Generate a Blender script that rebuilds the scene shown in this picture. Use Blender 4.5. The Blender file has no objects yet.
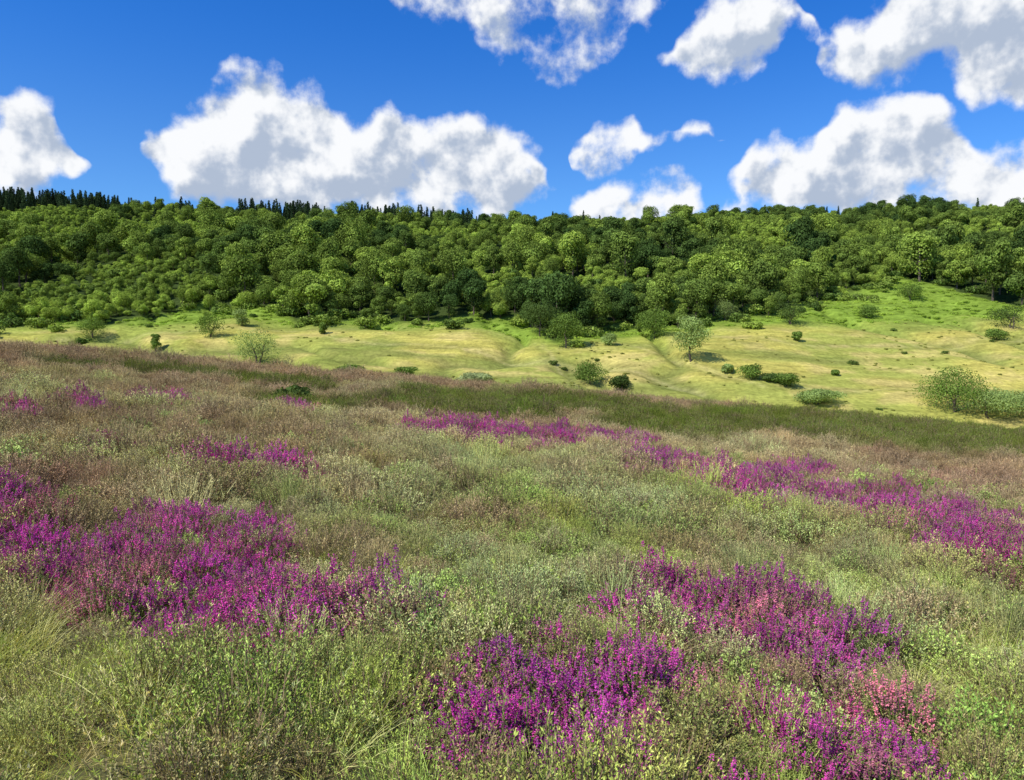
import bpy, math, numpy as np
from mathutils import Vector, Matrix
rng = np.random.default_rng(7)
sc = bpy.context.scene
sc.view_settings.view_transform = 'Standard'
sc.view_settings.look = 'None'
sc.view_settings.exposure = 0

# ---------------------------------------------------------------- noise
def _h(ix, iy, s):
    ix = ix.astype(np.int64); iy = iy.astype(np.int64)
    n = (ix*374761393 + iy*668265263 + s*1274126177) & 0xffffffff
    n = ((n ^ (n >> 13))*1274126177) & 0xffffffff
    n = ((n ^ (n >> 16))*2246822519) & 0xffffffff
    return ((n ^ (n >> 15)) & 0xffff)/65535.0
def vn(x, y, s=0):
    x = np.asarray(x, float); y = np.asarray(y, float)
    xi = np.floor(x); yi = np.floor(y); fx = x-xi; fy = y-yi
    fx = fx*fx*(3-2*fx); fy = fy*fy*(3-2*fy)
    return ((_h(xi, yi, s)*(1-fx)+_h(xi+1, yi, s)*fx)*(1-fy) +
            (_h(xi, yi+1, s)*(1-fx)+_h(xi+1, yi+1, s)*fx)*fy)
def fbm(x, y, s=0, o=4):
    a = 1.0; t = 0; w = 0
    for i in range(o):
        t = t+a*vn(np.asarray(x)*2**i+i*17.3, np.asarray(y)*2**i-i*9.1, s+i); w += a; a *= .5
    return t/w
def sst(a, b, x):
    t = np.clip((np.asarray(x, float)-a)/(b-a), 0, 1); return t*t*(3-2*t)

# ---------------------------------------------------------------- terrain
CZ = 1.85
py_ = np.array([-3000, 0, 90, 120, 150, 190, 230, 270, 350, 430, 455, 480, 520, 700, 3000.])
pz_ = np.array([-60, -45, -27, -20, -14, -5.5, 3, 14, 36, 56, 60.5, 63, 65, 68, 90.])
tabx = np.arange(-3000, 3000, 2.0)
tabz = np.interp(tabx, py_, pz_)
k = np.exp(-0.5*(np.arange(-12, 13)/3.5)**2); k /= k.sum()
tabz = np.convolve(np.pad(tabz, 12, mode='edge'), k, mode='valid')
sx_ = np.array([-2000, -420, -310, -190, -70, 0, 80, 200, 310, 420, 2000])
ss_ = np.array([1.30, 1.30, 1.22, 1.12, 1.05, 1.03, 1.06, 1.12, 1.21, 1.3, 1.3])
def terrain(x, y):
    x = np.asarray(x, float); y = np.asarray(y, float)
    r = np.hypot(x, y)
    xs = 260*np.tanh(x/260); ys = np.where(y < 0, 200*np.tanh(y/200), y)
    m = -0.085*xs-0.043*ys
    yc = 56+10*(fbm(x/28, y*0+3, 5, 3)-.5)
    m = m-np.logaddexp(0, (y-yc)/5)*5*0.27
    m = m+(0.70*(fbm(x/11, y/11, 11, 3)-.5))*sst(4, 20, r)+0.30*(fbm(x/2.6, y/2.6, 12, 3)-.5)+0.07*(fbm(x/.6, y/.6, 14, 2)-.5)
    m = m-CZ
    m = np.maximum(m, -70)
    f = np.interp(y, tabx, tabz)
    f = np.where(f > 0, f*np.interp(x, sx_, ss_), f)
    f = f+11*(fbm(x/75, y/75, 21, 4)-.5)*sst(235, 300, y)*(1-.7*sst(420, 470, y))
    g = fbm(x/34+y/90, y/55, 29, 3)
    f = f+4.2*(fbm(x/48, y/60, 25, 3)-.5)+2.0*(fbm(x/14, y/14, 27, 3)-.5)-2.2*np.exp(-((g-.5)/.045)**2)*sst(140, 165, y)
    z = np.maximum(m, f)+np.log1p(np.exp(-np.abs(m-f)/1.5))*1.5
    return z+CZ
# ---------------------------------------------------------------- camera
LENS = 26.0; FP = 1024*LENS/36
pitch = math.atan(60/FP)
gz = float(terrain(0., 0.))
cam = bpy.data.cameras.new("camera"); cam.lens = LENS; cam.sensor_width = 36
cam.clip_start = 0.05; cam.clip_end = 8000
co = bpy.data.objects.new("camera", cam); sc.collection.objects.link(co)
co.location = (0, 0, CZ); co.rotation_euler = (math.pi/2-pitch, 0, 0)
sc.camera = co
def raydir(px, py):
    a = px-512; b = 390-py
    return np.array([a, FP*math.cos(pitch)+b*math.sin(pitch), -FP*math.sin(pitch)+b*math.cos(pitch)])
def gpt(px, py, off=0.0, ymin=1.5):
    """world ground position seen along a view direction"""
    d = raydir(px, py); d = d/d[1]
    t = np.geomspace(ymin, 640, 5000)
    X = d[0]*t; Z = CZ+d[2]*t
    hit = np.where(Z < terrain(X, t)+off)[0]
    i = hit[0] if len(hit) else int(np.argmin(Z-terrain(X, t)))
    return float(X[i]), float(t[i])

# ---------------------------------------------------------------- material helpers
def newmat(name):
    m = bpy.data.materials.new(name); m.use_nodes = True
    nt = m.node_tree; nt.nodes.clear(); return m, nt
def N(nt, t, **kw):
    n = nt.nodes.new(t)
    for k_, v in kw.items(): setattr(n, k_, v)
    return n
def mathn(nt, op, a, b=None, c=None, clamp=False):
    n = nt.nodes.new('ShaderNodeMath'); n.operation = op; n.use_clamp = clamp
    for i, v in enumerate((a, b, c)):
        if v is None: continue
        if isinstance(v, (int, float)): n.inputs[i].default_value = v
        else: nt.links.new(v, n.inputs[i])
    return n.outputs[0]
def vscale(nt, col, f):
    n = nt.nodes.new('ShaderNodeVectorMath'); n.operation = 'SCALE'
    if isinstance(col, tuple): n.inputs[0].default_value = col
    else: nt.links.new(col, n.inputs[0])
    if isinstance(f, (int, float)): n.inputs['Scale'].default_value = f
    else: nt.links.new(f, n.inputs['Scale'])
    return n.outputs[0]
def leafmat(name, color=None, trans=0.3, lo=0.6, hi=1.35, tcol=(1.25, 1.2, .5)):
    """color None -> per-instance tint attribute"""
    m, nt = newmat(name)
    if color is None:
        a = N(nt, 'ShaderNodeAttribute', attribute_type='INSTANCER', attribute_name='tint'); base = a.outputs['Vector']
    else:
        c = N(nt, 'ShaderNodeCombineXYZ')
        for i in range(3): c.inputs[i].default_value = color[i]
        base = c.outputs[0]
    v = N(nt, 'ShaderNodeAttribute', attribute_type='GEOMETRY', attribute_name='var')
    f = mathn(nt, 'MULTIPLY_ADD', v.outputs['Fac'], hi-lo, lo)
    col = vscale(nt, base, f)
    d = N(nt, 'ShaderNodeBsdfDiffuse'); nt.links.new(col, d.inputs[0])
    o = N(nt, 'ShaderNodeOutputMaterial')
    if trans <= 0:
        nt.links.new(d.outputs[0], o.inputs[0]); return m
    t = N(nt, 'ShaderNodeBsdfTranslucent')
    mul = N(nt, 'ShaderNodeVectorMath', operation='MULTIPLY'); nt.links.new(col, mul.inputs[0]); mul.inputs[1].default_value = tcol
    nt.links.new(mul.outputs[0], t.inputs[0])
    mx = N(nt, 'ShaderNodeMixShader'); mx.inputs[0].default_value = trans
    nt.links.new(d.outputs[0], mx.inputs[1]); nt.links.new(t.outputs[0], mx.inputs[2])
    nt.links.new(mx.outputs[0], o.inputs[0])
    return m
def barkmat(name, color):
    m, nt = newmat(name)
    g = N(nt, 'ShaderNodeTexCoord'); n = N(nt, 'ShaderNodeTexNoise'); n.inputs['Scale'].default_value = 9
    nt.links.new(g.outputs['Object'], n.inputs['Vector'])
    f = mathn(nt, 'MULTIPLY_ADD', n.outputs[0], 1.2, .4)
    col = vscale(nt, color, f)
    d = N(nt, 'ShaderNodeBsdfDiffuse'); nt.links.new(col, d.inputs[0])
    o = N(nt, 'ShaderNodeOutputMaterial'); nt.links.new(d.outputs[0], o.inputs[0])
    return m

# ---------------------------------------------------------------- quad mesh builder
class QM:
    def __init__(s): s.V = []; s.M = []; s.A = []
    def quads(s, P, mat, var):     # P (n,4,3)
        P = np.asarray(P, float).reshape(-1, 4, 3)
        s.V.append(P); n = len(P)
        s.M.append(np.full(n, mat)); s.A.append(np.broadcast_to(np.asarray(var, float), (n,)).copy())
    def leaf(s, b, d, w, mat, var):   # diamonds
        s.quads(np.stack([b, b+.45*d+w, b+d, b+.45*d-w], 1), mat, var)
    def tube(s, p0, p1, r0, r1, mat, n=6, var=.5):
        p0 = np.array(p0, float); p1 = np.array(p1, float)
        a = p1-p0; a /= np.linalg.norm(a)+1e-9
        u = np.cross(a, [0.3, 0.9, 0.1]); u /= np.linalg.norm(u); v = np.cross(a, u)
        th = np.linspace(0, 2*np.pi, n+1)
        c = np.cos(th)[:, None]*u+np.sin(th)[:, None]*v
        s.quads(np.stack([p0+c[:-1]*r0, p0+c[1:]*r0, p1+c[1:]*r1, p1+c[:-1]*r1], 1), mat, var)
    def obj(s, name, mats, link=None):
        V = np.concatenate(s.V); M = np.concatenate(s.M); A = np.concatenate(s.A)
        n = len(V); me = bpy.data.meshes.new(name)
        me.vertices.add(n*4); me.vertices.foreach_set('co', V.reshape(-1).astype(np.float32))
        me.loops.add(n*4); me.loops.foreach_set('vertex_index', np.arange(n*4, dtype=np.int32))
        me.polygons.add(n); me.polygons.foreach_set('loop_start', np.arange(0, n*4, 4, dtype=np.int32))
        for m in mats: me.materials.append(m)
        me.polygons.foreach_set('material_index', M.astype(np.int32))
        at = me.attributes.new('var', 'FLOAT', 'FACE'); at.data.foreach_set('value', A.astype(np.float32))
        me.update(calc_edges=True); me.validate()
        o = bpy.data.objects.new(name, me)
        if link is not None: link.objects.link(o)
        return o
def unit(v):
    v = np.asarray(v, float); return v/(np.sqrt((v*v).sum(-1, keepdims=True))+1e-9)
def rdir(n): return unit(rng.normal(size=(n, 3)))

def instancer(name, pts, rot, scl, idx, tint, coll):
    me = bpy.data.meshes.new(name); n = len(pts)
    me.vertices.add(n); me.vertices.foreach_set('co', np.asarray(pts, np.float32).reshape(-1))
    for nm, a in (('rot', rot), ('scl', scl), ('tint', tint)):
        at = me.attributes.new(nm, 'FLOAT_VECTOR', 'POINT'); at.data.foreach_set('vector', np.asarray(a, np.float32).reshape(-1))
    at = me.attributes.new('idx', 'INT', 'POINT'); at.data.foreach_set('value', np.asarray(idx, np.int32))
    me.update()
    o = bpy.data.objects.new(name, me); sc.collection.objects.link(o)
    ng = bpy.data.node_groups.new(name+"_scatter", 'GeometryNodeTree')
    ng.interface.new_socket('Geometry', in_out='INPUT', socket_type='NodeSocketGeometry')
    ng.interface.new_socket('Geometry', in_out='OUTPUT', socket_type='NodeSocketGeometry')
    gi = ng.nodes.new('NodeGroupInput'); go = ng.nodes.new('NodeGroupOutput')
    ip = ng.nodes.new('GeometryNodeInstanceOnPoints'); ci = ng.nodes.new('GeometryNodeCollectionInfo')
    ci.inputs['Collection'].default_value = coll
    ci.inputs['Separate Children'].default_value = True; ci.inputs['Reset Children'].default_value = True
    ip.inputs['Pick Instance'].default_value = True
    def na(nm, t):
        a = ng.nodes.new('GeometryNodeInputNamedAttribute'); a.data_type = t; a.inputs['Name'].default_value = nm
        return a.outputs['Attribute']
    L = ng.links
    L.new(gi.outputs[0], ip.inputs['Points']); L.new(ci.outputs[0], ip.inputs['Instance'])
    L.new(na('idx', 'INT'), ip.inputs['Instance Index']); L.new(na('rot', 'FLOAT_VECTOR'), ip.inputs['Rotation'])
    L.new(na('scl', 'FLOAT_VECTOR'), ip.inputs['Scale']); L.new(ip.outputs[0], go.inputs[0])
    md = o.modifiers.new('scatter', 'NODES'); md.node_group = ng
    return o

# ---------------------------------------------------------------- region masks (world space patches)
class Patch:
    """soft ellipse patches on the ground"""
    def __init__(s, lst, off=0.25):
        s.e = []
        def g(a, b):
            x, y = gpt(a, b, off)
            if y > 64: x, y = x*64/y, 64.
            return x, y
        for (px, py, rx, ry) in lst:
            cx, cy = g(px, py)
            x1 = cx+rx/FP*cy
            _, ya = g(px, py-ry); _, yb = g(px, min(py+ry, 900))
            s.e.append((cx, cy, max(abs(x1-cx), .08), max(ya-cy, .08), max(cy-yb, .08)))
    def __call__(s, x, y):
        v = np.full(np.shape(x), -9.0)
        for cx, cy, rx, ru, rd in s.e:
            dy = y-cy; ry = np.where(dy > 0, ru, rd)
            xc = cx*(1+dy/max(cy, 1.0))
            v = np.maximum(v, 1-np.sqrt(((x-xc)/rx)**2+(dy/ry)**2))
        return v
P_flower = Patch([(200, 540, 105, 44), (120, 560, 70, 34), (250, 600, 115, 22), (10, 520, 36, 40), (350, 590, 42, 17), (60, 555, 40, 14),
    (560, 690, 110, 48), (530, 650, 55, 22), (650, 660, 60, 26), (760, 608, 128, 34), (840, 640, 72, 28), (850, 720, 75, 46), (740, 750, 45, 45),
    (870, 770, 50, 22), (690, 590, 65, 20), (600, 735, 45, 28), (460, 690, 26, 12),
    (480, 431, 85, 10), (540, 437, 45, 7), (700, 466, 70, 9), (760, 485, 85, 12), (830, 498, 95, 15), (900, 512, 72, 17),
    (1000, 533, 50, 20), (635, 440, 28, 5), (800, 470, 60, 5), (870, 490, 55, 9),
    (290, 462, 30, 9), (225, 462, 26, 7), (78, 400, 24, 10), (160, 395, 30, 7), (15, 408, 20, 6), (100, 448, 16, 5), (292, 406, 18, 4),
    (205, 455, 9, 5), (940, 545, 32, 12), (600, 432, 60, 4)])
P_pinkish = Patch([(480, 640, 70, 50), (800, 680, 100, 40), (900, 500, 160, 30), (60, 500, 90, 40), (390, 560, 70, 30), (700, 640, 80, 40), (920, 470, 110, 18), (80, 470, 90, 18)])
P_grass = Patch([(30, 690, 140, 110), (90, 630, 100, 34), (200, 775, 180, 40), (20, 600, 30, 20), (970, 650, 70, 80), (380, 540, 60, 18), (420, 775, 60, 30), (330, 690, 60, 24)])
P_green = Patch([(860, 430, 210, 17), (560, 402, 160, 7), (450, 405, 130, 7), (180, 372, 150, 3), (650, 425, 90, 8), (1000, 438, 100, 13), (300, 400, 60, 5), (780, 424, 120, 10)], 0.25)
P_brown = Patch([(200, 350, 330, 10), (560, 388, 250, 9), (900, 412, 220, 7), (60, 480, 60, 25), (180, 430, 200, 18), (450, 412, 130, 5), (960, 470, 120, 22), (400, 545, 50, 20), (700, 410, 120, 6)], 0.25)

def ling_tint(x, y):
    """base colour of the non-flowering heather canopy"""
    r = np.hypot(x, y)
    sage = np.array([.54, .60, .225]); olive = np.array([.47, .58, .115]); straw = np.array([.78, .67, .30])
    brown = np.array([.46, .33, .16]); rust = np.array([.47, .30, .165]); green = np.array([.16, .215, .03])
    a = fbm(x/1.6, y/1.6, 41, 3)[..., None]; b = fbm(x/5, y/8, 43, 3)[..., None]; c = fbm(x/.9, y/.9, 45, 2)[..., None]
    col = sage+(olive-sage)*sst(.40, .65, a)
    far = sst(8, 22, r)[..., None]
    col = col+(straw-col)*np.clip(sst(.42, .68, b)*.6+.5*far, 0, .8)
    col = col+(brown-col)*sst(.55, .75, c)*.6
    col = col+(rust-col)*(sst(.38, .62, b)*sst(14, 30, r)[..., None])*.6
    col = col+(rust-col)*sst(34, 48, r)[..., None]*.6
    col = col+(brown-col)*sst(-.3, .3, P_brown(x, y))[..., None]*.85
    col = col+(np.array([.56, .29, .22])-col)*(sst(-.2, .5, P_pinkish(x, y))[..., None]*.6*sst(.35, .6, a))
    col = col+(green-col)*sst(-.2, .15, P_green(x, y)+.05+.9*(fbm(x/3, y/4, 47, 3)-.5))[..., None]*.97
    return col

# ---------------------------------------------------------------- woodland edge
edge_px = [(-160, 330), (0, 328), (60, 326), (110, 324), (160, 314), (230, 308), (270, 314), (320, 322), (400, 322), (440, 319), (470, 322), (520, 327), (555, 342), (580, 332),
           (620, 326), (655, 334), (700, 325), (760, 317), (800, 308), (830, 299), (870, 286), (900, 281), (940, 289), (975, 299), (1024, 307), (1150, 312)]
ep = np.array([gpt(a, b, 0, 130) for a, b in edge_px]); ep = ep[np.argsort(ep[:, 0])]
def wedge(x): return np.interp(x, ep[:, 0], ep[:, 1])+20*(fbm(np.asarray(x)/13, np.asarray(x)*0, 201, 3)-.5)
bp = np.array([gpt(a, b, 0, 130) for a, b in [(-160, 331), (100, 327), (230, 318), (330, 324), (470, 325), (560, 345), (610, 338), (660, 335), (720, 326), (800, 323), (900, 321), (960, 318), (1024, 316), (1150, 318)]])
bp = bp[np.argsort(bp[:, 0])]
def brack(x): return np.interp(x, bp[:, 0], bp[:, 1])

# ---------------------------------------------------------------- terrain mesh
th = np.concatenate([np.linspace(-180, -56, 40)[:-1], np.linspace(-56, 56, 540)[:-1], np.linspace(56, 180, 40)[:-1]])*math.pi/180
rr = np.concatenate([np.geomspace(.25, 2, 30)[:-1], np.geomspace(2, 620, 640)[:-1], np.geomspace(620, 3500, 30)])
T, R = np.meshgrid(th, rr)
X = R*np.sin(T); Y = R*np.cos(T); Z = terrain(X, Y)
nr, nt_ = R.shape
verts = np.stack([X, Y, Z], -1).reshape(-1, 3)
verts = np.concatenate([verts, [[0, 0, gz]]])
i = np.arange(nr-1)[:, None]; j = np.arange(nt_)[None, :]; j2 = (j+1) % nt_
q = np.stack([i*nt_+j, i*nt_+j2, (i+1)*nt_+j2, (i+1)*nt_+j], -1).reshape(-1, 4)[:, ::-1]
ci_ = len(verts)-1
tri = np.stack([np.full(nt_, ci_), (np.arange(nt_)+1) % nt_, np.arange(nt_)], -1)
me = bpy.data.meshes.new("terrain")
me.vertices.add(len(verts)); me.vertices.foreach_set('co', verts.astype(np.float32).reshape(-1))
nl = q.size+tri.size
me.loops.add(nl); me.loops.foreach_set('vertex_index', np.concatenate([q.reshape(-1), tri.reshape(-1)]).astype(np.int32))
me.polygons.add(len(q)+len(tri))
me.polygons.foreach_set('loop_start', np.concatenate([np.arange(len(q))*4, q.size+np.arange(len(tri))*3]).astype(np.int32))
# colour
vx, vy = verts[:, 0], verts[:, 1]; vr = np.hypot(vx, vy)
moor = ling_tint(vx, vy)
soil = np.array([.13, .12, .05])
k_ = sst(4, 40, vr)[:, None]
moor = soil*(1-k_)+moor*.45*k_
pn = fbm(vx/30, vy/22, 71, 4)[:, None]; pn2 = fbm(vx/9, vy/5, 73, 4)[:, None]; pn3 = fbm(vx/60, vy/16, 75, 4)[:, None]
p0 = np.array([.47, .415, .095])
past = p0+(np.array([.34, .355, .075])-p0)*sst(.42, .60, pn)
past = past+(np.array([.56, .45, .15])-past)*sst(.50, .66, pn2)*.7
past = past+(np.array([.20, .235, .05])-past)*sst(.52, .66, pn3)*.8
gg = fbm(vx/34+vy/90, vy/55, 29, 3)[:, None]
past = past+(np.array([.17, .20, .05])-past)*np.exp(-((gg-.5)/.035)**2)*.8
def seg_dist(x, y, pts):
    dm = np.full(np.shape(x), 1e9)
    for (ax, ay), (bx, by) in zip(pts[:-1], pts[1:]):
        vx_, vy_ = bx-ax, by-ay; t = np.clip(((x-ax)*vx_+(y-ay)*vy_)/(vx_*vx_+vy_*vy_+1e-9), 0, 1)
        dm = np.minimum(dm, np.hypot(x-ax-t*vx_, y-ay-t*vy_))
    return dm
for tr in [[(330, 338), (400, 346), (470, 350), (540, 362), (600, 372), (700, 392)], [(600, 338), (650, 350), (700, 366), (760, 384), (860, 392), (980, 390)],
           [(500, 334), (545, 345), (560, 372), (575, 385)], [(700, 336), (800, 344), (900, 346), (1024, 342)], [(60, 340), (150, 334), (260, 330), (400, 330)]]:
    pts = [gpt(a, b, 0, 100) for a, b in tr]; dd_ = seg_dist(vx+3*(fbm(vy/9, vx/9, 77, 2)-.5), vy+5*(fbm(vx/9, vy/9, 78, 2)-.5), pts)[:, None]
    past = past+(np.array([.15, .17, .045])-past)*np.exp(-((dd_-1.8)/1.2)**2)*.4
    past = past+(np.array([.55, .46, .22])-past)*np.exp(-(dd_/.7)**2)*.3
past = past+(np.array([.23, .30, .05])-past)*(sst(-20, 4, vy-brack(vx)+18*(fbm(vx/16, vy/16, 79, 3)-.5))[:, None])*.75
gb = np.array([.20, .29, .04]); pb = sst(-3, 4, vy-brack(vx)+10*(pn2[:, 0]-.5))[:, None]
past = past*(1-pb)+gb*pb
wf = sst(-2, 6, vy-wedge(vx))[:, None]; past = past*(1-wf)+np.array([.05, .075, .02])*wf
pk = sst(85, 110, vy)[:, None]
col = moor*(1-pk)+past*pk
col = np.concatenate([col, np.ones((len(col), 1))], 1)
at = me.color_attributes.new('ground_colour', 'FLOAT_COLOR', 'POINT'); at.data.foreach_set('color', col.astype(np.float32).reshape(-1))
me.update(calc_edges=True); me.validate()
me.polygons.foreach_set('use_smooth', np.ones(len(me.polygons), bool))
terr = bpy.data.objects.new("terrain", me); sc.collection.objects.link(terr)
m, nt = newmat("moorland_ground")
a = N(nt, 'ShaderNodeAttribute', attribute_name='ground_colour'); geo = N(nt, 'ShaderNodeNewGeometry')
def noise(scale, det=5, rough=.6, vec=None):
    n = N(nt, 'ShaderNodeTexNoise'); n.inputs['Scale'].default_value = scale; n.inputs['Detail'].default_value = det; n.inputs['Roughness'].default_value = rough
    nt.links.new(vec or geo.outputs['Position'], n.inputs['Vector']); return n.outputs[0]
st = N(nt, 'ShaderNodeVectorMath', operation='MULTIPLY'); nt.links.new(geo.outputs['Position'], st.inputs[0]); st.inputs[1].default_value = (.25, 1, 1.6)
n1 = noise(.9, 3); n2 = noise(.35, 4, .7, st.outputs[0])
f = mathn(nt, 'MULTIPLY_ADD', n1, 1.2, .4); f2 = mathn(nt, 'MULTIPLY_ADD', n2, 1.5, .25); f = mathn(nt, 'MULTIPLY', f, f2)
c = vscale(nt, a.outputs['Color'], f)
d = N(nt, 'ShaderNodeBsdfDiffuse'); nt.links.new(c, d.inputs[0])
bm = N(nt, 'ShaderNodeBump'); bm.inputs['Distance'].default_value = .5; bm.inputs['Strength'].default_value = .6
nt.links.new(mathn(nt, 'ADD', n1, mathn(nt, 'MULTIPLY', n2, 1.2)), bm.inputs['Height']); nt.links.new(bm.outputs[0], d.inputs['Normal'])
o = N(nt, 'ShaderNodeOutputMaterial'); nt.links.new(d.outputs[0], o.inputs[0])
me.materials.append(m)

# ---------------------------------------------------------------- moor plants prototypes
M_leaf = leafmat("heather_shoots", None, 0, .32, 1.3)
M_stem = leafmat("heather_stems", (.28, .20, .12), 0, .5, 1.4)
M_bell = leafmat("bell_heather_flowers", None, .2, .38, 1.35, (1.2, .8, 1.1))
M_bgreen = leafmat("bell_heather_leaves", (.27, .34, .09), 0, .5, 1.3)
M_grass = leafmat("grass_blades", None, .3, .6, 1.3)

def shoots(n, R, H, up=1.0):
    """tips spread over a lumpy dome, returns base, tip, axis"""
    a = rng.uniform(0, 2*np.pi, n); z = rng.uniform(0, 1, n)**.8; rxy = np.sqrt(1-z*z)
    ex = 1+.35*np.sin(a*2+rng.uniform(0, 6))*rng.uniform(.3, 1)+.18*np.sin(a*5+rng.uniform(0, 6))
    d = np.stack([np.cos(a)*rxy, np.sin(a)*rxy, z], 1)
    lump = 1+.35*(fbm(d[:, 0]*2.2+rng.uniform(0, 50), d[:, 1]*2.2, 3, 2)-.5)*2
    rad = rng.uniform(.72, 1.08, n)*lump
    tip = d*np.stack([R*ex*rad, R*ex*rad, H*rad], 1)
    base = tip*[.45, .45, .0]+rng.normal(0, .02, (n, 3)); base[:, 2] = -.04
    ax = unit(d*[.55, .55, .3]+[0, 0, up]+rng.normal(0, .18, (n, 3)))
    return base, tip, ax
def shrubby(q, n, R, H, L, nleaf, ll, lw, matl, mats, stemw=.0018, spread=.009, vb=0):
    b, t, ax = shoots(n, R, H); ln = L*rng.uniform(.6, 1.3, n)[:, None]; k0 = t-ax*ln
    sd_ = unit(np.cross(ax, rdir(n)))*stemw; kk = rng.uniform(0, 1, n) < .3
    q.quads(np.stack([b-sd_, b+sd_, k0+sd_, k0-sd_], 1)[kk], mats, rng.uniform(0, 1, kk.sum()))
    q.quads(np.stack([k0-sd_, k0+sd_, t+sd_*.4, t-sd_*.4], 1), mats, rng.uniform(0, 1, n))
    sv_ = rng.normal(0, .18, n)
    for r in range(nleaf):
        s = (r+rng.uniform(0, 1, n))/nleaf; out = rdir(n)
        p = k0+ax*ln*s[:, None]+out*(spread*(1.15-s))[:, None]
        dd = unit(ax*.8+out*.7)*(ll*rng.uniform(.6, 1.3, n))[:, None]
        w_ = unit(np.cross(dd, rdir(n)))*(lw*rng.uniform(.7, 1.2, n))[:, None]
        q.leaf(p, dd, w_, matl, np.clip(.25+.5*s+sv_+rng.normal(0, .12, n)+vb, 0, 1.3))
lingc = bpy.data.collections.new("heather_plants")
for kx in range(5):
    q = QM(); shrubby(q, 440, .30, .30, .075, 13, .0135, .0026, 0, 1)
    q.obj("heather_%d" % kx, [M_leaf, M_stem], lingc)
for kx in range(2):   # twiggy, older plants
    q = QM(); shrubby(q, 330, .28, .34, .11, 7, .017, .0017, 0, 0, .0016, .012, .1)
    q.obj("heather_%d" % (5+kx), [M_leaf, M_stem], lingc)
bilc = bpy.data.collections.new("bilberry_plants")
for kx in range(3):
    q = QM(); shrubby(q, 300, .28, .24, .08, 10, .016, .0050, 0, 1, .0014, .013)
    q.obj("bilberry_%d" % kx, [M_leaf, M_stem], bilc)
bellc = bpy.data.collections.new("bell_heather_plants")
for kx in range(4):
    q = QM(); n = 215; b, t, ax = shoots(n, .27, .32, 1.2); ln = rng.uniform(.03, .085, n)[:, None]; k0 = t-ax*ln
    sd_ = unit(np.cross(ax, rdir(n)))*.0017; kk = rng.uniform(0, 1, n) < .3; sv = rng.normal(0, .2, n)
    q.quads(np.stack([b-sd_, b+sd_, k0+sd_, k0-sd_], 1)[kk], 1, .3); q.quads(np.stack([k0-sd_, k0+sd_, t+sd_, t-sd_], 1), 1, .3)
    for rep in range(16):
        s = rep/15.; a = rng.uniform(0, 2*np.pi, n); out = np.stack([np.cos(a), np.sin(a), rng.uniform(-.5, .3, n)], 1)
        p = k0+ax*ln*s; dd = out*(rng.uniform(.008, .0125, n)*(1.15-.55*s))[:, None]; v = np.clip(rng.uniform(.05, 1.0, n)+sv, 0, 1.3)
        w1 = unit(np.cross(dd, [0, 0, 1.]))*.0042; w2 = unit(np.cross(dd, w1))*.0042
        q.leaf(p+dd*.2, dd, w1, 0, v); q.leaf(p+dd*.2, dd, w2, 0, v*.85)
    shrubby(q, 160, .26, .26, .07, 10, .012, .0026, 1, 1)
    q.obj("bell_heather_%d" % kx, [M_bell, M_bgreen], bellc)
def stems(n, rad, hlo, hhi, lean):
    a = rng.uniform(0, 2*np.pi, n); r = rad*np.sqrt(rng.uniform(0, 1, n))
    b = np.stack([r*np.cos(a), r*np.sin(a), np.full(n, -.05)], 1)
    l = np.stack([np.cos(a), np.sin(a), 0*a], 1)*(r/rad*lean)[:, None]+rng.normal(0, .22, (n, 3))*[1, 1, 0]
    h = rng.uniform(hlo, hhi, n)*(1-.35*(r/rad)**2)
    return b, l, h
grassc = bpy.data.collections.new("grass_plants")
for kx in range(5):
    big = kx < 3; n = 170 if big else 34
    b, l, h = stems(n, .13 if big else .16, .13, .29 if big else .40, 1.1 if big else .6)
    side = unit(np.cross(l+[0, 0, 1], rdir(n))); wd = rng.uniform(.0009, .0020, n)[:, None]*(1 if big else .6); vv = rng.uniform(0, 1, n)
    S = 4; dr = rng.uniform(.0, .45, n)
    def cc(t):
        p = b+np.stack([l[:, 0]*h*t**1.5, l[:, 1]*h*t**1.5, (h+.05)*t], 1)
        p[:, 2] -= dr*h*t**3; p[:, :2] += l[:, :2]*(dr*h*t**2)[:, None]*1.3; return p
    q = QM()
    for s in range(S):
        t0 = s/S; t1 = (s+1)/S; w0 = wd*(1-t0**2*.9); w1 = wd*(1-t1**2*.9)
        q.quads(np.stack([cc(t0)-side*w0, cc(t0)+side*w0, cc(t1)+side*w1, cc(t1)-side*w1], 1), 0, vv)
    if not big:
        for rep in range(8):
            p = cc(rng.uniform(.82, 1., n)); dd = unit(rdir(n)+[0, 0, 1.2])*.02
            q.leaf(p, dd, unit(np.cross(dd, rdir(n)))*.0018, 0, vv*.5+.5)
    q.obj("grass_%d" % kx, [M_grass], grassc)

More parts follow.
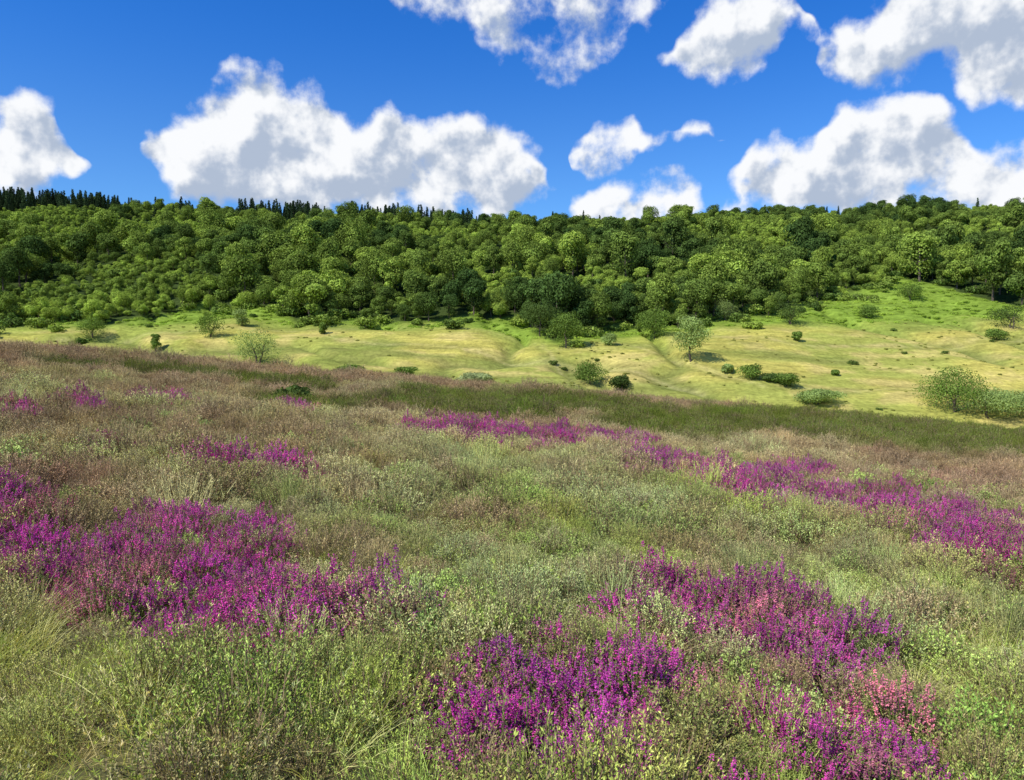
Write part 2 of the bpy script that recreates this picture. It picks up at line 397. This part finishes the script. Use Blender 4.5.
# ---------------------------------------------------------------- scatter on the moor
def wedge_pts(r0, r1, dens, amax=62):
    c_ = 1/math.sqrt(dens); g = np.arange(-r1, r1, c_); gx, gy = np.meshgrid(g, g)
    gx = (gx+rng.uniform(-.48, .48, gx.shape)*c_).ravel(); gy = (gy+rng.uniform(-.48, .48, gy.shape)*c_).ravel()
    r = np.hypot(gx, gy); a = np.abs(np.arctan2(gx, gy))
    k = (r >= r0) & (r < r1) & (a < math.radians(amax))
    return gx[k], gy[k]
def place(name, bands, coll, tintf, maskf, wild=.25, zoff=0.0, browned=0.0):
    P = []; Rr = []; S = []; I = []; TT = []
    for (r0, r1, dens, sc_, idxs) in bands:
        x, y = wedge_pts(r0, r1, dens, 62 if r1 < 10 else 50)
        mk = rng.uniform(0, 1, len(x)) < maskf(x, y)
        x = x[mk]; y = y[mk]; n = len(x)
        if n == 0: continue
        z = terrain(x, y)+zoff
        P.append(np.stack([x, y, z], 1))
        Rr.append(np.stack([rng.normal(0, .10, n), rng.normal(0, .10, n), rng.uniform(0, 6.28, n)], 1))
        s = sc_*rng.uniform(1-wild, 1+wild, n)*(.65+.7*fbm(x/1.1, y/1.1, 91, 2))
        S.append(np.stack([s, s, s*(.72 if sc_ > 1.5 else .95)*rng.uniform(.75, 1.15, n)], 1)); ii = rng.choice(idxs, n); I.append(ii)
        t_ = tintf(x, y)*rng.uniform(.72, 1.25, (n, 1))*(1+rng.normal(0, .05, (n, 3)))
        if browned:
            u = (rng.uniform(0, 1, (n, 1)) < browned*(.5+.8*sst(8, 20, np.hypot(x, y))[:, None])) & (P_green(x, y)[:, None] < -.1); bt = np.array([.50, .35, .19])*rng.uniform(.6, 1.3, (n, 1)); t_ = np.where(u, bt*.7+t_*.3, t_)
        TT.append(t_)
    P = np.concatenate(P)
    print(name, len(P))
    return instancer(name, P, np.concatenate(Rr), np.concatenate(S), np.concatenate(I), np.clip(np.concatenate(TT), .01, .88), coll)
def fmask(x, y):
    r = np.hypot(x, y)
    w = np.clip(r/8, .5, 3)
    return sst(-.10, .16, P_flower(x, y)+1.1*(fbm(x/(.45*w), y/(.6*w), 61, 3)-.5))
def gmask(x, y):
    return np.clip(sst(-.2, .4, P_grass(x, y)+.6*(fbm(x/.7, y/.7, 63, 3)-.5)), 0, 1)
lingm = lambda x, y: np.clip((1-.80*fmask(x, y))*(1-.5*gmask(x, y)), 0, 1)
A7 = [0, 1, 2, 3, 4, 5, 6]
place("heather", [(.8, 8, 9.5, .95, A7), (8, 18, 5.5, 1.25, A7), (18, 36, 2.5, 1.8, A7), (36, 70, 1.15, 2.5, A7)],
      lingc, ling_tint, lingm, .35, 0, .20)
def bil_tint(x, y):
    a = fbm(x/.8, y/.8, 66, 2)[:, None]
    return np.array([.34, .48, .085])*(1-a)+np.array([.58, .66, .22])*a
place("bilberry", [(.8, 8, 9, .9, [0, 1, 2]), (8, 18, 3.5, 1.2, [0, 1, 2])], bilc, bil_tint,
      lambda x, y: sst(.50, .60, fbm(x/1.3, y/1.3, 68, 3))*.75*(1-.85*fmask(x, y)), .3)
def bell_tint(x, y):
    a = fbm(x/.5, y/.5, 65, 2)[:, None]; r = rng.uniform(0, 1, (len(x), 1))
    c = np.array([.64, .055, .41])*(1-a)+np.array([.80, .17, .55])*a
    return np.where(r < .18, np.array([.66, .26, .34]), c)
place("bell_heather", [(.8, 8, 15, 1.0, [0, 1, 2, 3]), (8, 20, 8.5, 1.25, [0, 1, 2, 3]), (20, 60, 3.8, 1.6, [0, 1, 2, 3])],
      bellc, bell_tint, lambda x, y: fmask(x, y)*.92, .3)
def grass_tint(x, y):
    a = fbm(x/1.2, y/1.2, 67, 3)[:, None]; u = rng.uniform(0, 1, (len(x), 1))
    c0 = np.array([.50, .60, .12])
    return c0+(np.array([.82, .71, .33])-c0)*sst(.32, .58, a*.6+u*.4)
place("moor_grass", [(.8, 8, 17, 1.0, [0, 1, 2, 3, 4]), (8, 20, 4.5, 1.3, [0, 1, 2, 3, 4]), (20, 60, .7, 1.6, [0, 1, 2, 3, 4])],
      grassc, grass_tint, lambda x, y: np.clip(gmask(x, y)*.8+.26*sst(.4, .6, fbm(x/2, y/2, 69, 2)), 0, 1)*(1-.85*fmask(x, y)), .3)

# ---------------------------------------------------------------- trees
M_tleaf = leafmat("woodland_leaves", None, .2, .32, 1.6, (1.1, 1.2, .5))
M_bark = barkmat("bark", (.13, .105, .08))
def crown(q, lobes, nleaf, size, mat=0, inner=.25):
    w = np.array([(r[0]*r[1]+r[0]*r[2]+r[1]*r[2]) for c, r in lobes]); w = w/w.sum()
    for (c, r), ww in zip(lobes, w):
        n = max(8, int(nleaf*ww)); d = rdir(n); flip = (d[:, 2] < -.3) & (rng.uniform(0, 1, n) < .6); d[flip, 2] *= -1
        rad = np.where(rng.uniform(0, 1, n) < inner, rng.uniform(.45, .95, n), rng.normal(1.0, .07, n))
        bump = 1+.25*(fbm(d[:, 0]*2.3+c[0]*3+d[:, 2]*1.7, d[:, 1]*2.3+c[1]*3, 5, 2)-.5)*2
        p = np.array(c)+d*np.array(r)*(rad*bump)[:, None]
        p[:, 2] = np.maximum(p[:, 2], rng.uniform(-.02, .12, n)*size*3)
        nrm = unit(d+rdir(n)*.7)
        u = unit(np.cross(nrm, rdir(n))); v = np.cross(nrm, u)
        s = size*rng.uniform(.6, 1.4, n)[:, None]
        var = np.clip(.5+.2*rng.normal(size=n)+.2*rng.normal(), 0, 1.3)
        q.leaf(p-u*s*.5, u*s, v*s*.42, mat, var)
def limbs(q, H, R, rt, nb, mat=1, multi=1, base=.25):
    for mI in range(multi):
        off = rng.normal(0, .12*R if multi > 1 else 0.02, 2)
        tip = np.array([off[0]*2.5, off[1]*2.5, H*.8]); p = np.array([off[0]*.4, off[1]*.4, -.4]); pr = rt
        path = [p]
        for s in range(1, 6):
            t = s/5; nxt = np.array([tip[0]*t, tip[1]*t, H*.8*t])+np.append(rng.normal(0, .05*R, 2), 0)
            nr_ = rt*(1-.8*t)+.02*min(1, H); q.tube(path[-1], nxt, pr, nr_, mat, 7); path.append(nxt); pr = nr_
        for bI in range(nb):
            t = rng.uniform(base, .9); kx = min(int(t*5), 4); st_ = path[kx]+(path[kx+1]-path[kx])*(t*5-kx)
            a = rng.uniform(0, 6.28); ln = R*rng.uniform(.5, .85)*(1.1-.5*t)
            e = st_+np.array([math.cos(a)*ln, math.sin(a)*ln, ln*rng.uniform(.3, .8)])
            md = (st_+e)/2+[0, 0, -.06*ln]; r0 = rt*.45*(1.1-t)
            q.tube(st_, md, r0, r0*.65, mat, 5); q.tube(md, e, r0*.65, r0*.15, mat, 5)
def broadleaf(name, H, R, nleaf, size, nl, mats, link, low=.28, multi=1, rt=None, tight=.42, inner=.25, bush=False):
    q = QM(); limbs(q, H*(.8 if bush else 1), R*(.7 if bush else 1), rt or H*.024, 9, 1, multi)
    lobes = []
    cz = H*(low+1)/2; hz = H*(1-low)/2
    for kx in range(nl):
        d = rdir(1)[0]
        if not bush and rng.uniform() < .5: d[2] = abs(d[2])-.2
        f_ = rng.uniform(.45, .72)
        lr = R*tight*rng.uniform(.6, 1.25)
        zz = min(lr*rng.uniform(.65, .95), hz*.55)
        lobes.append(((d[0]*R*f_, d[1]*R*f_, cz+d[2]*(hz-zz)), (lr, lr*rng.uniform(.8, 1.2), zz)))
    lobes.append(((0, 0, cz), (R*.6, R*.6, hz*.7)))
    crown(q, lobes, nleaf, size, 0, inner)
    return q.obj(name, mats, link)
treec = bpy.data.collections.new("woodland_tree_types")
for kx in range(8):
    H = rng.uniform(8.5, 13.5); broadleaf("broadleaf_%d" % kx, H, rng.uniform(3.5, 5.6), 5000, .42, int(rng.integers(9, 18)), [M_tleaf, M_bark], treec, low=rng.uniform(.0, .14), tight=rng.uniform(.34, .48))
M_con = leafmat("conifer_needles", None, .0, .5, 1.3)
for kx in range(3):
    q = QM(); H = 11.; q.tube((0, 0, -.5), (0, 0, H*.98), .2, .03, 1, 6)
    for t in np.linspace(.12, .98, 24):
        rad = (2.5-.2*kx)*(1-t)**.85+.1; nb = int(5+9*(1-t))
        for a in rng.uniform(0, 6.28, nb):
            L_ = rad*rng.uniform(.4, 1.25); m_ = int(5+L_*7); s = rng.uniform(.1, 1, m_)
            o_ = np.stack([np.cos(a)*L_*s, np.sin(a)*L_*s, H*t-.28*L_*s+0*s], 1)+rng.normal(0, .1, (m_, 3))
            dd = unit(np.array([math.cos(a), math.sin(a), -.15])+rng.normal(0, .5, (m_, 3)))*.5
            q.leaf(o_, dd, unit(np.cross(dd, rdir(m_)))*.15, 0, rng.uniform(0, 1, m_))
    q.obj("conifer_%d" % kx, [M_con, M_bark], treec)

cand_n = 60000
cx = rng.uniform(-560, 560, cand_n); cy = rng.uniform(160, 545, cand_n)
we = wedge(cx); ok = (cy > we+1.5) & (np.abs(cx) < cy*.98+40); cx = cx[ok]; cy = cy[ok]; we = we[ok]
u_ = np.clip((cy-we)/(440-we), 0, 1.3)
size = (1.14-.42*np.clip(u_, 0, 1))*rng.uniform(.5, 1.38, len(cx))*(.62+.76*fbm(cx/40, cy/40, 101, 2))
clear = sst(.50, .58, fbm(cx/42, cy/30, 103, 3)+.14*sst(.40, .85, u_)-.10*(1-sst(0, .35, u_)))
size = size*(1-.64*clear)
grid = {}; keep = []
for i_ in range(len(cx)):
    s = size[i_]*3.5; g = (int(cx[i_]//8), int(cy[i_]//8)); bad = False
    for a in (-1, 0, 1):
        for b in (-1, 0, 1):
            for k2 in grid.get((g[0]+a, g[1]+b), ()):
                if (cx[k2]-cx[i_])**2+(cy[k2]-cy[i_])**2 < (.5*(s+size[k2]*3.5))**2*2.7: bad = True; break
            if bad: break
        if bad: break
    if not bad: grid.setdefault(g, []).append(i_); keep.append(i_)
keep = np.array(keep); x = cx[keep]; y = cy[keep]; s = size[keep]; cl = clear[keep]; uu = u_[keep]
print('woodland trees', len(x))
idx = rng.integers(0, 8, len(x))
grp = sst(.40, .55, fbm(x/22, y/60, 141, 2))
con = ((y > 432) & (x < -20) & (rng.uniform(0, 1, len(x)) < grp*np.interp(x, [-400, -300, -260, -200, -140, -40, -20], [.75, .75, .45, .8, .8, .6, .3]))) | ((y > 445) & (rng.uniform(0, 1, len(x)) < .006))
idx[con] = rng.integers(8, 11, con.sum())
tn = fbm(x/55, y/45, 111, 3)[:, None]; rnd = rng.uniform(0, 1, (len(x), 1))
dk = np.array([.07, .125, .032]); lt = np.array([.34, .45, .075])
tint = dk+(lt-dk)*np.clip(sst(.40, .66, tn)*.45+rnd**2.2*.6+cl[:, None]*.6, 0, 1.15)
tint[con] = np.array([.06, .10, .04])*rng.uniform(.7, 1.5, (con.sum(), 1))
sv = np.stack([s, s, s*rng.uniform(.8, 1.3, len(s))], 1)
sv[con] = (np.array([.85, .85, 1.0])*rng.uniform(.55, 1.25, (con.sum(), 1)))
P = np.stack([x, y, terrain(x, y)-.3], 1)
rot = np.stack([rng.normal(0, .06, len(x)), rng.normal(0, .06, len(x)), rng.uniform(0, 6.28, len(x))], 1); rot[con, :2] = 0
instancer("woodland", P, rot, sv, idx, tint, treec)

shrubc = bpy.data.collections.new("shrub_types")
for kx in range(4):
    q = QM(); lob = []
    for b in range(7):
        a = rng.uniform(0, 6.28); rr_ = rng.uniform(0, .7); lob.append(((math.cos(a)*rr_, math.sin(a)*rr_, rng.uniform(.25, .6)), (rng.uniform(.35, .6),)*2+(rng.uniform(.3, .55),)))
    limbs(q, 1.0, .8, .05, 4, 1, 2, .1)
    crown(q, lob, 900, .17, 0, .3); q.obj("shrub_%d" % kx, [M_tleaf, M_bark], shrubc)
n = 5600; x = rng.uniform(-480, 480, n); y = rng.uniform(160, 470, n); w_ = wedge(x)
near = np.exp(-np.clip(y-w_, 0, 999)/12)*1.4; cl2 = sst(.50, .58, fbm(x/42, y/30, 103, 3)+.05)
ok = (y > w_-4-14*rng.uniform(0, 1, n)**3) & (np.abs(x) < y*.9+30) & (rng.uniform(0, 1, n) < np.clip(near+cl2*.9, 0, 1)); x = x[ok]; y = y[ok]
s = rng.uniform(1.0, 3.8, len(x)); u2 = rng.uniform(0, 1, (len(x), 1))
instancer("woodland_undergrowth", np.stack([x, y, terrain(x, y)-.2], 1), np.stack([0*x, 0*x, rng.uniform(0, 6.28, len(x))], 1), np.stack([s, s, s*.9], 1),
          rng.integers(0, 4, len(x)), np.array([.11, .18, .04])*(1-u2)+np.array([.32, .42, .07])*u2, shrubc)
n = 17000; x = rng.uniform(-260, 330, n); y = rng.uniform(170, 340, n)
bb = brack(x)+16*(fbm(x/14, y/14, 121, 3)-.5)
ok = (y > bb-1) & (y < wedge(x)+6) & (np.abs(x) < y*.9+20); x = x[ok]; y = y[ok]; print('bracken', len(x))
s = rng.uniform(.6, 1.4, len(x)); u2 = fbm(x/12, y/12, 123, 3)[:, None]
instancer("bracken", np.stack([x, y, terrain(x, y)-.35], 1), np.stack([0*x, 0*x, rng.uniform(0, 6.28, len(x))], 1), np.stack([s, s, s*.6], 1),
          rng.integers(0, 4, len(x)), np.array([.24, .37, .045])*(1-u2)+np.array([.50, .64, .10])*u2, shrubc)
n = 6500; x = rng.uniform(-230, 260, n); y = rng.uniform(110, 262, n)
d_ = fbm(x/22, y/12, 131, 3); ok = (y < brack(x)) & (rng.uniform(0, 1, n) < sst(.48, .68, d_)*.8+.05); x = x[ok]; y = y[ok]
s = rng.uniform(.25, .6, len(x)); big = rng.uniform(0, 1, len(x)) < .04; s[big] = rng.uniform(.7, 1.5, big.sum())
tt = np.where(big[:, None], np.array([.14, .20, .045]), np.array([.36, .37, .09]))*rng.uniform(.8, 1.2, (len(x), 1))
instancer("pasture_tussocks", np.stack([x, y, terrain(x, y)-.1], 1), np.stack([0*x, 0*x, rng.uniform(0, 6.28, len(x))], 1), np.stack([s, s, s*.8], 1), rng.integers(0, 4, len(x)), tt, shrubc)

cols = {'pale': (.30, .40, .12), 'mid': (.17, .26, .05), 'dark': (.09, .14, .035), 'grey': (.34, .40, .17)}
mats = {k_: leafmat("leaves_"+k_, v, .25, .45, 1.45) for k_, v in cols.items()}
def single(name, px, pyb, hp, wp, colr, low, kind_multi=1, ymin=100, nleaf=4500, tight=.42, lsz=.3, nl=13, bush=False):
    x, y = gpt(px, pyb, 0, ymin); H = hp/FP*y; R = wp/FP*y/2
    z = float(terrain(x, y))
    o = broadleaf(name, H, R, nleaf, lsz, nl, [mats[colr], M_bark], sc.collection, low=low, multi=kind_multi, tight=tight, bush=bush)
    o.location = (x, y, z-.1); return o
single("ash_tree", 691, 361, 50, 46, 'pale', .12, 1, lsz=.30, nleaf=5600, tight=.34, nl=22)
single("oak_tree", 566, 348, 36, 44, 'mid', .02, bush=True)
single("oak_tree", 540, 336, 36, 44, 'dark', .02, bush=True)
single("oak_tree", 655, 338, 34, 40, 'mid', .02, bush=True)
for a in [("hawthorn_bush", 591, 384, 24, 34, 'mid', .0), ("holly_bush", 621, 391, 18, 24, 'dark', .0), ("willow_bush", 258, 364, 38, 56, 'pale', .0),
          ("hawthorn_bush", 210, 337, 24, 28, 'mid', .0), ("hawthorn_bush", 92, 337, 22, 28, 'mid', .0), ("birch_tree", 156, 352, 20, 11, 'mid', .05),
          ("hawthorn_bush", 242, 326, 18, 20, 'pale', .0), ("hawthorn_bush", 750, 379, 17, 26, 'mid', .0), ("hawthorn_bush", 728, 373, 10, 14, 'pale', .0),
          ("hawthorn_bush", 786, 386, 14, 30, 'mid', .0), ("hawthorn_bush", 771, 381, 9, 22, 'dark', .0), ("hawthorn_bush", 797, 341, 11, 11, 'mid', .0),
          ("hawthorn_bush", 867, 318, 14, 22, 'mid', .0), ("holly_bush", 1012, 328, 26, 44, 'dark', .0), ("holly_bush", 996, 340, 12, 24, 'mid', .0),
          ("hawthorn_bush", 323, 334, 12, 10, 'mid', .0), ("hawthorn_bush", 725, 320, 22, 28, 'pale', .0), ("hawthorn_bush", 835, 375, 6, 9, 'mid', .0),
          ("hawthorn_bush", 405, 377, 12, 22, 'mid', .0), ("hawthorn_bush", 350, 372, 8, 30, 'mid', .0),
          ("hawthorn_bush", 910, 300, 18, 26, 'mid', .0), ("hawthorn_bush", 790, 324, 26, 28, 'dark', .0), ("hawthorn_bush", 610, 345, 12, 20, 'pale', .0)]:
    single(*a, nleaf=2600, lsz=.28, kind_multi=2, bush=True, tight=.46)
for a in [("willow_bush", 955, 412, 46, 84, 'mid', .0), ("willow_bush", 990, 418, 32, 70, 'pale', .0), ("willow_bush", 818, 404, 16, 50, 'pale', .0), ("willow_bush", 475, 384, 12, 40, 'grey', .0), ("willow_bush", 1040, 420, 30, 60, 'pale', .0)]:
    single(*a, ymin=118, nleaf=8000, lsz=.25, kind_multi=3, tight=.42, nl=20, bush=True)
def moorbush(name, px, pyb, hp, wp, colr):
    x, y = gpt(px, pyb, .1, 3); H = hp/FP*y; R = wp/FP*y/2
    o = broadleaf(name, H, R, 1500, R*.14, 12, [mats[colr], M_bark], sc.collection, low=0, multi=2, rt=.02, tight=.42, bush=True); o.location = (x, y, float(terrain(x, y))); return o
moorbush("juniper_bush", 296, 402, 22, 42, 'dark')

# ---------------------------------------------------------------- sun + sky
SUN_EL, SUN_AZ = math.radians(48), math.radians(-124)   # azimuth measured clockwise from +Y (view direction)
sd = np.array([math.sin(SUN_AZ)*math.cos(SUN_EL), math.cos(SUN_AZ)*math.cos(SUN_EL), math.sin(SUN_EL)])
sl = bpy.data.lights.new("sun", 'SUN'); sl.energy = 5.0; sl.angle = math.radians(.5); sl.color = (1, .95, .86)
so = bpy.data.objects.new("sun", sl); sc.collection.objects.link(so)
so.rotation_euler = Vector(sd).to_track_quat('Z', 'Y').to_euler(); so.location = (0, 0, 50)
w = bpy.data.worlds.new("World"); sc.world = w; w.use_nodes = True; nt = w.node_tree; nt.nodes.clear()
sky = N(nt, 'ShaderNodeTexSky', sky_type='NISHITA'); sky.sun_disc = False; sky.sun_elevation = SUN_EL; sky.sun_rotation = SUN_AZ
sky.altitude = 300; sky.air_density = 1.0; sky.dust_density = .3; sky.ozone_density = 3.0
tc = N(nt, 'ShaderNodeTexCoord'); sep = N(nt, 'ShaderNodeSeparateXYZ'); nt.links.new(tc.outputs['Generated'], sep.inputs[0])
az0 = mathn(nt, 'ARCTAN2', sep.outputs[0], sep.outputs[1]); el0 = mathn(nt, 'ARCSINE', sep.outputs[2])
uv = N(nt, 'ShaderNodeCombineXYZ'); nt.links.new(az0, uv.inputs[0]); nt.links.new(el0, uv.inputs[1])
def wn(scale, det, rough, vec):
    n = N(nt, 'ShaderNodeTexNoise', noise_dimensions='2D'); n.inputs['Scale'].default_value = scale; n.inputs['Detail'].default_value = det; n.inputs['Roughness'].default_value = rough
    nt.links.new(vec, n.inputs['Vector']); return n
dn = wn(14, 2, .6, uv.outputs[0])
ds = N(nt, 'ShaderNodeSeparateXYZ'); nt.links.new(dn.outputs['Color'], ds.inputs[0])
az = mathn(nt, 'ADD', az0, mathn(nt, 'MULTIPLY', mathn(nt, 'SUBTRACT', ds.outputs[0], .5), .09))
el = mathn(nt, 'ADD', el0, mathn(nt, 'MULTIPLY', mathn(nt, 'SUBTRACT', ds.outputs[1], .5), .06))
AM = 1.0   # +-1 rad covered by cloud outline curves
an = mathn(nt, 'MULTIPLY_ADD', az, .5/AM, .5)
ELM = .7
def curve(pts):
    """outline curve: azimuth -> elevation"""
    n = N(nt, 'ShaderNodeFloatCurve'); cv = n.mapping.curves[0]
    P_ = sorted(((a/AM*.5+.5), e/ELM) for a, e in pts)
    cv.points[0].location = P_[0]; cv.points[1].location = P_[-1]
    for p in P_[1:-1]: cv.points.new(*p)
    for p in cv.points: p.handle_type = 'AUTO_CLAMPED'
    n.mapping.use_clip = False; n.mapping.update(); nt.links.new(an, n.inputs['Value'])
    return mathn(nt, 'MULTIPLY', n.outputs[0], ELM)
def ae(px, py):
    d = raydir(px, py); d = d/np.sqrt((d*d).sum()); return math.atan2(d[0], d[1]), math.asin(d[2])
def layer(rows):
    top = curve([ae(p, t) for p, t, b in rows]); bot = curve([ae(p, b) for p, t, b in rows])
    return top, bot
L1 = [(-500, 215, 190), (-300, 110, 200), (-120, 100, 200), (-30, 130, 195), (0, 118, 195), (40, 108, 197), (66, 120, 190), (80, 160, 176), (92, 190, 150), (134, 180, 130), (148, 122, 158), (185, 98, 195), (225, 80, 212), (280, 76, 215),
      (325, 92, 215), (365, 124, 216), (400, 112, 216), (440, 116, 216), (490, 118, 216), (525, 136, 214), (552, 200, 192), (566, 208, 196), (580, 190, 218), (630, 178, 220), (680, 172, 220), (706, 198, 212), (725, 204, 208), (738, 176, 208), (780, 138, 210), (812, 138, 212), (834, 98, 212), (880, 94, 212),
      (935, 100, 214), (965, 120, 214), (1024, 140, 214), (1200, 90, 210)]
L2 = [(-400, -30, 40), (-200, -60, 30), (60, -20, -60), (380, 0, -40), (640, 60, 20), (662, 60, 36), (680, 28, 60), (705, 4, 82), (740, -20, 78), (780, -28, 44), (805, -20, 26), (820, 30, 50),
      (834, 16, 88), (870, 10, 94), (900, -20, 76), (950, -60, 70), (990, -60, 100), (1040, -60, 104), (1200, -30, 60)]
LW = [(-400, 40, 0), (300, 40, 0), (380, 0, 0), (400, -30, 8), (470, -60, 28), (520, -60, 56), (560, -60, 80), (605, -60, 60), (650, -30, 14), (676, 0, -10), (1100, 0, -30)]
L3 = [(-400, 100, 60), (560, 170, 120), (572, 150, 170), (600, 120, 184), (640, 118, 170), (655, 140, 144), (667, 142, 134), (690, 124, 144), (715, 130, 140), (728, 144, 128), (745, 168, 146), (768, 142, 168), (790, 170, 140), (1200, 150, 100)]
fn_ = wn(13, 7, .58, uv.outputs[0]).outputs['Fac']; fn = mathn(nt, 'SUBTRACT', fn_, .5)
nz = mathn(nt, 'MULTIPLY', fn, 3.2)
def smooth(v, a_, b_, lo=0, hi=1):
    mr = N(nt, 'ShaderNodeMapRange', interpolation_type='SMOOTHSTEP'); nt.links.new(v, mr.inputs['Value'])
    mr.inputs['From Min'].default_value = a_; mr.inputs['From Max'].default_value = b_; mr.inputs['To Min'].default_value = lo; mr.inputs['To Max'].default_value = hi
    return mr.outputs[0]
Ds = None; Sh = None
for (rows, soft, cap) in ((L1, .026, 1.3), (L2, .028, 1.3), (L3, .020, .6), (LW, .03, .28)):
    top, bot = layer(rows)
    du = mathn(nt, 'SUBTRACT', top, el); dl = mathn(nt, 'SUBTRACT', el, bot)
    F = mathn(nt, 'MULTIPLY', mathn(nt, 'MINIMUM', du, dl), 1/soft)
    F = mathn(nt, 'MINIMUM', F, cap)
    h = mathn(nt, 'MULTIPLY', du, 1/.11)         # depth below cloud top
    h = mathn(nt, 'MINIMUM', mathn(nt, 'MULTIPLY', h, smooth(F, -.5, .8)), .85)
    Ds = F if Ds is None else mathn(nt, 'MAXIMUM', Ds, F)
    Sh = h if Sh is None else mathn(nt, 'MAXIMUM', Sh, h)
D = mathn(nt, 'ADD', Ds, nz)
alpha = smooth(D, -.2, .85)
off = N(nt, 'ShaderNodeVectorMath', operation='ADD'); nt.links.new(uv.outputs[0], off.inputs[0]); off.inputs[1].default_value = (-.014, .018, 0)
fl2 = wn(13, 4, .55, off.outputs[0]).outputs['Fac']
relief_shade = mathn(nt, 'SUBTRACT', fl2, fn_)  # painted billow shading: noise compared with a sample towards the sun
shade = smooth(mathn(nt, 'ADD', Sh, mathn(nt, 'ADD', mathn(nt, 'MULTIPLY', fn, .8), mathn(nt, 'MULTIPLY', relief_shade, 4.5))), .0, 1.2)
cm = N(nt, 'ShaderNodeMix', data_type='RGBA'); nt.links.new(shade, cm.inputs[0]); cm.inputs[6].default_value = (.96, .975, 1.0, 1); cm.inputs[7].default_value = (.44, .52, .66, 1)  # white tops to grey undersides, shade painted into the cloud colour
skm = N(nt, 'ShaderNodeVectorMath', operation='MULTIPLY'); nt.links.new(sky.outputs[0], skm.inputs[0]); SK = .1
gm = N(nt, 'ShaderNodeMix', data_type='RGBA'); nt.links.new(smooth(el0, .12, .42), gm.inputs[0])
gm.inputs[6].default_value = (.55*SK, 1.02*SK, 1.6*SK, 1); gm.inputs[7].default_value = (.20*SK, .84*SK, 1.75*SK, 1)
nt.links.new(gm.outputs[2], skm.inputs[1])
mx = N(nt, 'ShaderNodeMix', data_type='RGBA'); nt.links.new(alpha, mx.inputs[0]); nt.links.new(skm.outputs[0], mx.inputs[6]); nt.links.new(cm.outputs[2], mx.inputs[7])
div = N(nt, 'ShaderNodeVectorMath', operation='SCALE'); nt.links.new(mx.outputs[2], div.inputs[0]); div.inputs['Scale'].default_value = 1/SK
bg = N(nt, 'ShaderNodeBackground'); nt.links.new(div.outputs[0], bg.inputs[0]); bg.inputs[1].default_value = SK
ow = N(nt, 'ShaderNodeOutputWorld'); nt.links.new(bg.outputs[0], ow.inputs[0])
w.cycles.sampling_method = 'MANUAL'; w.cycles.sample_map_resolution = 512
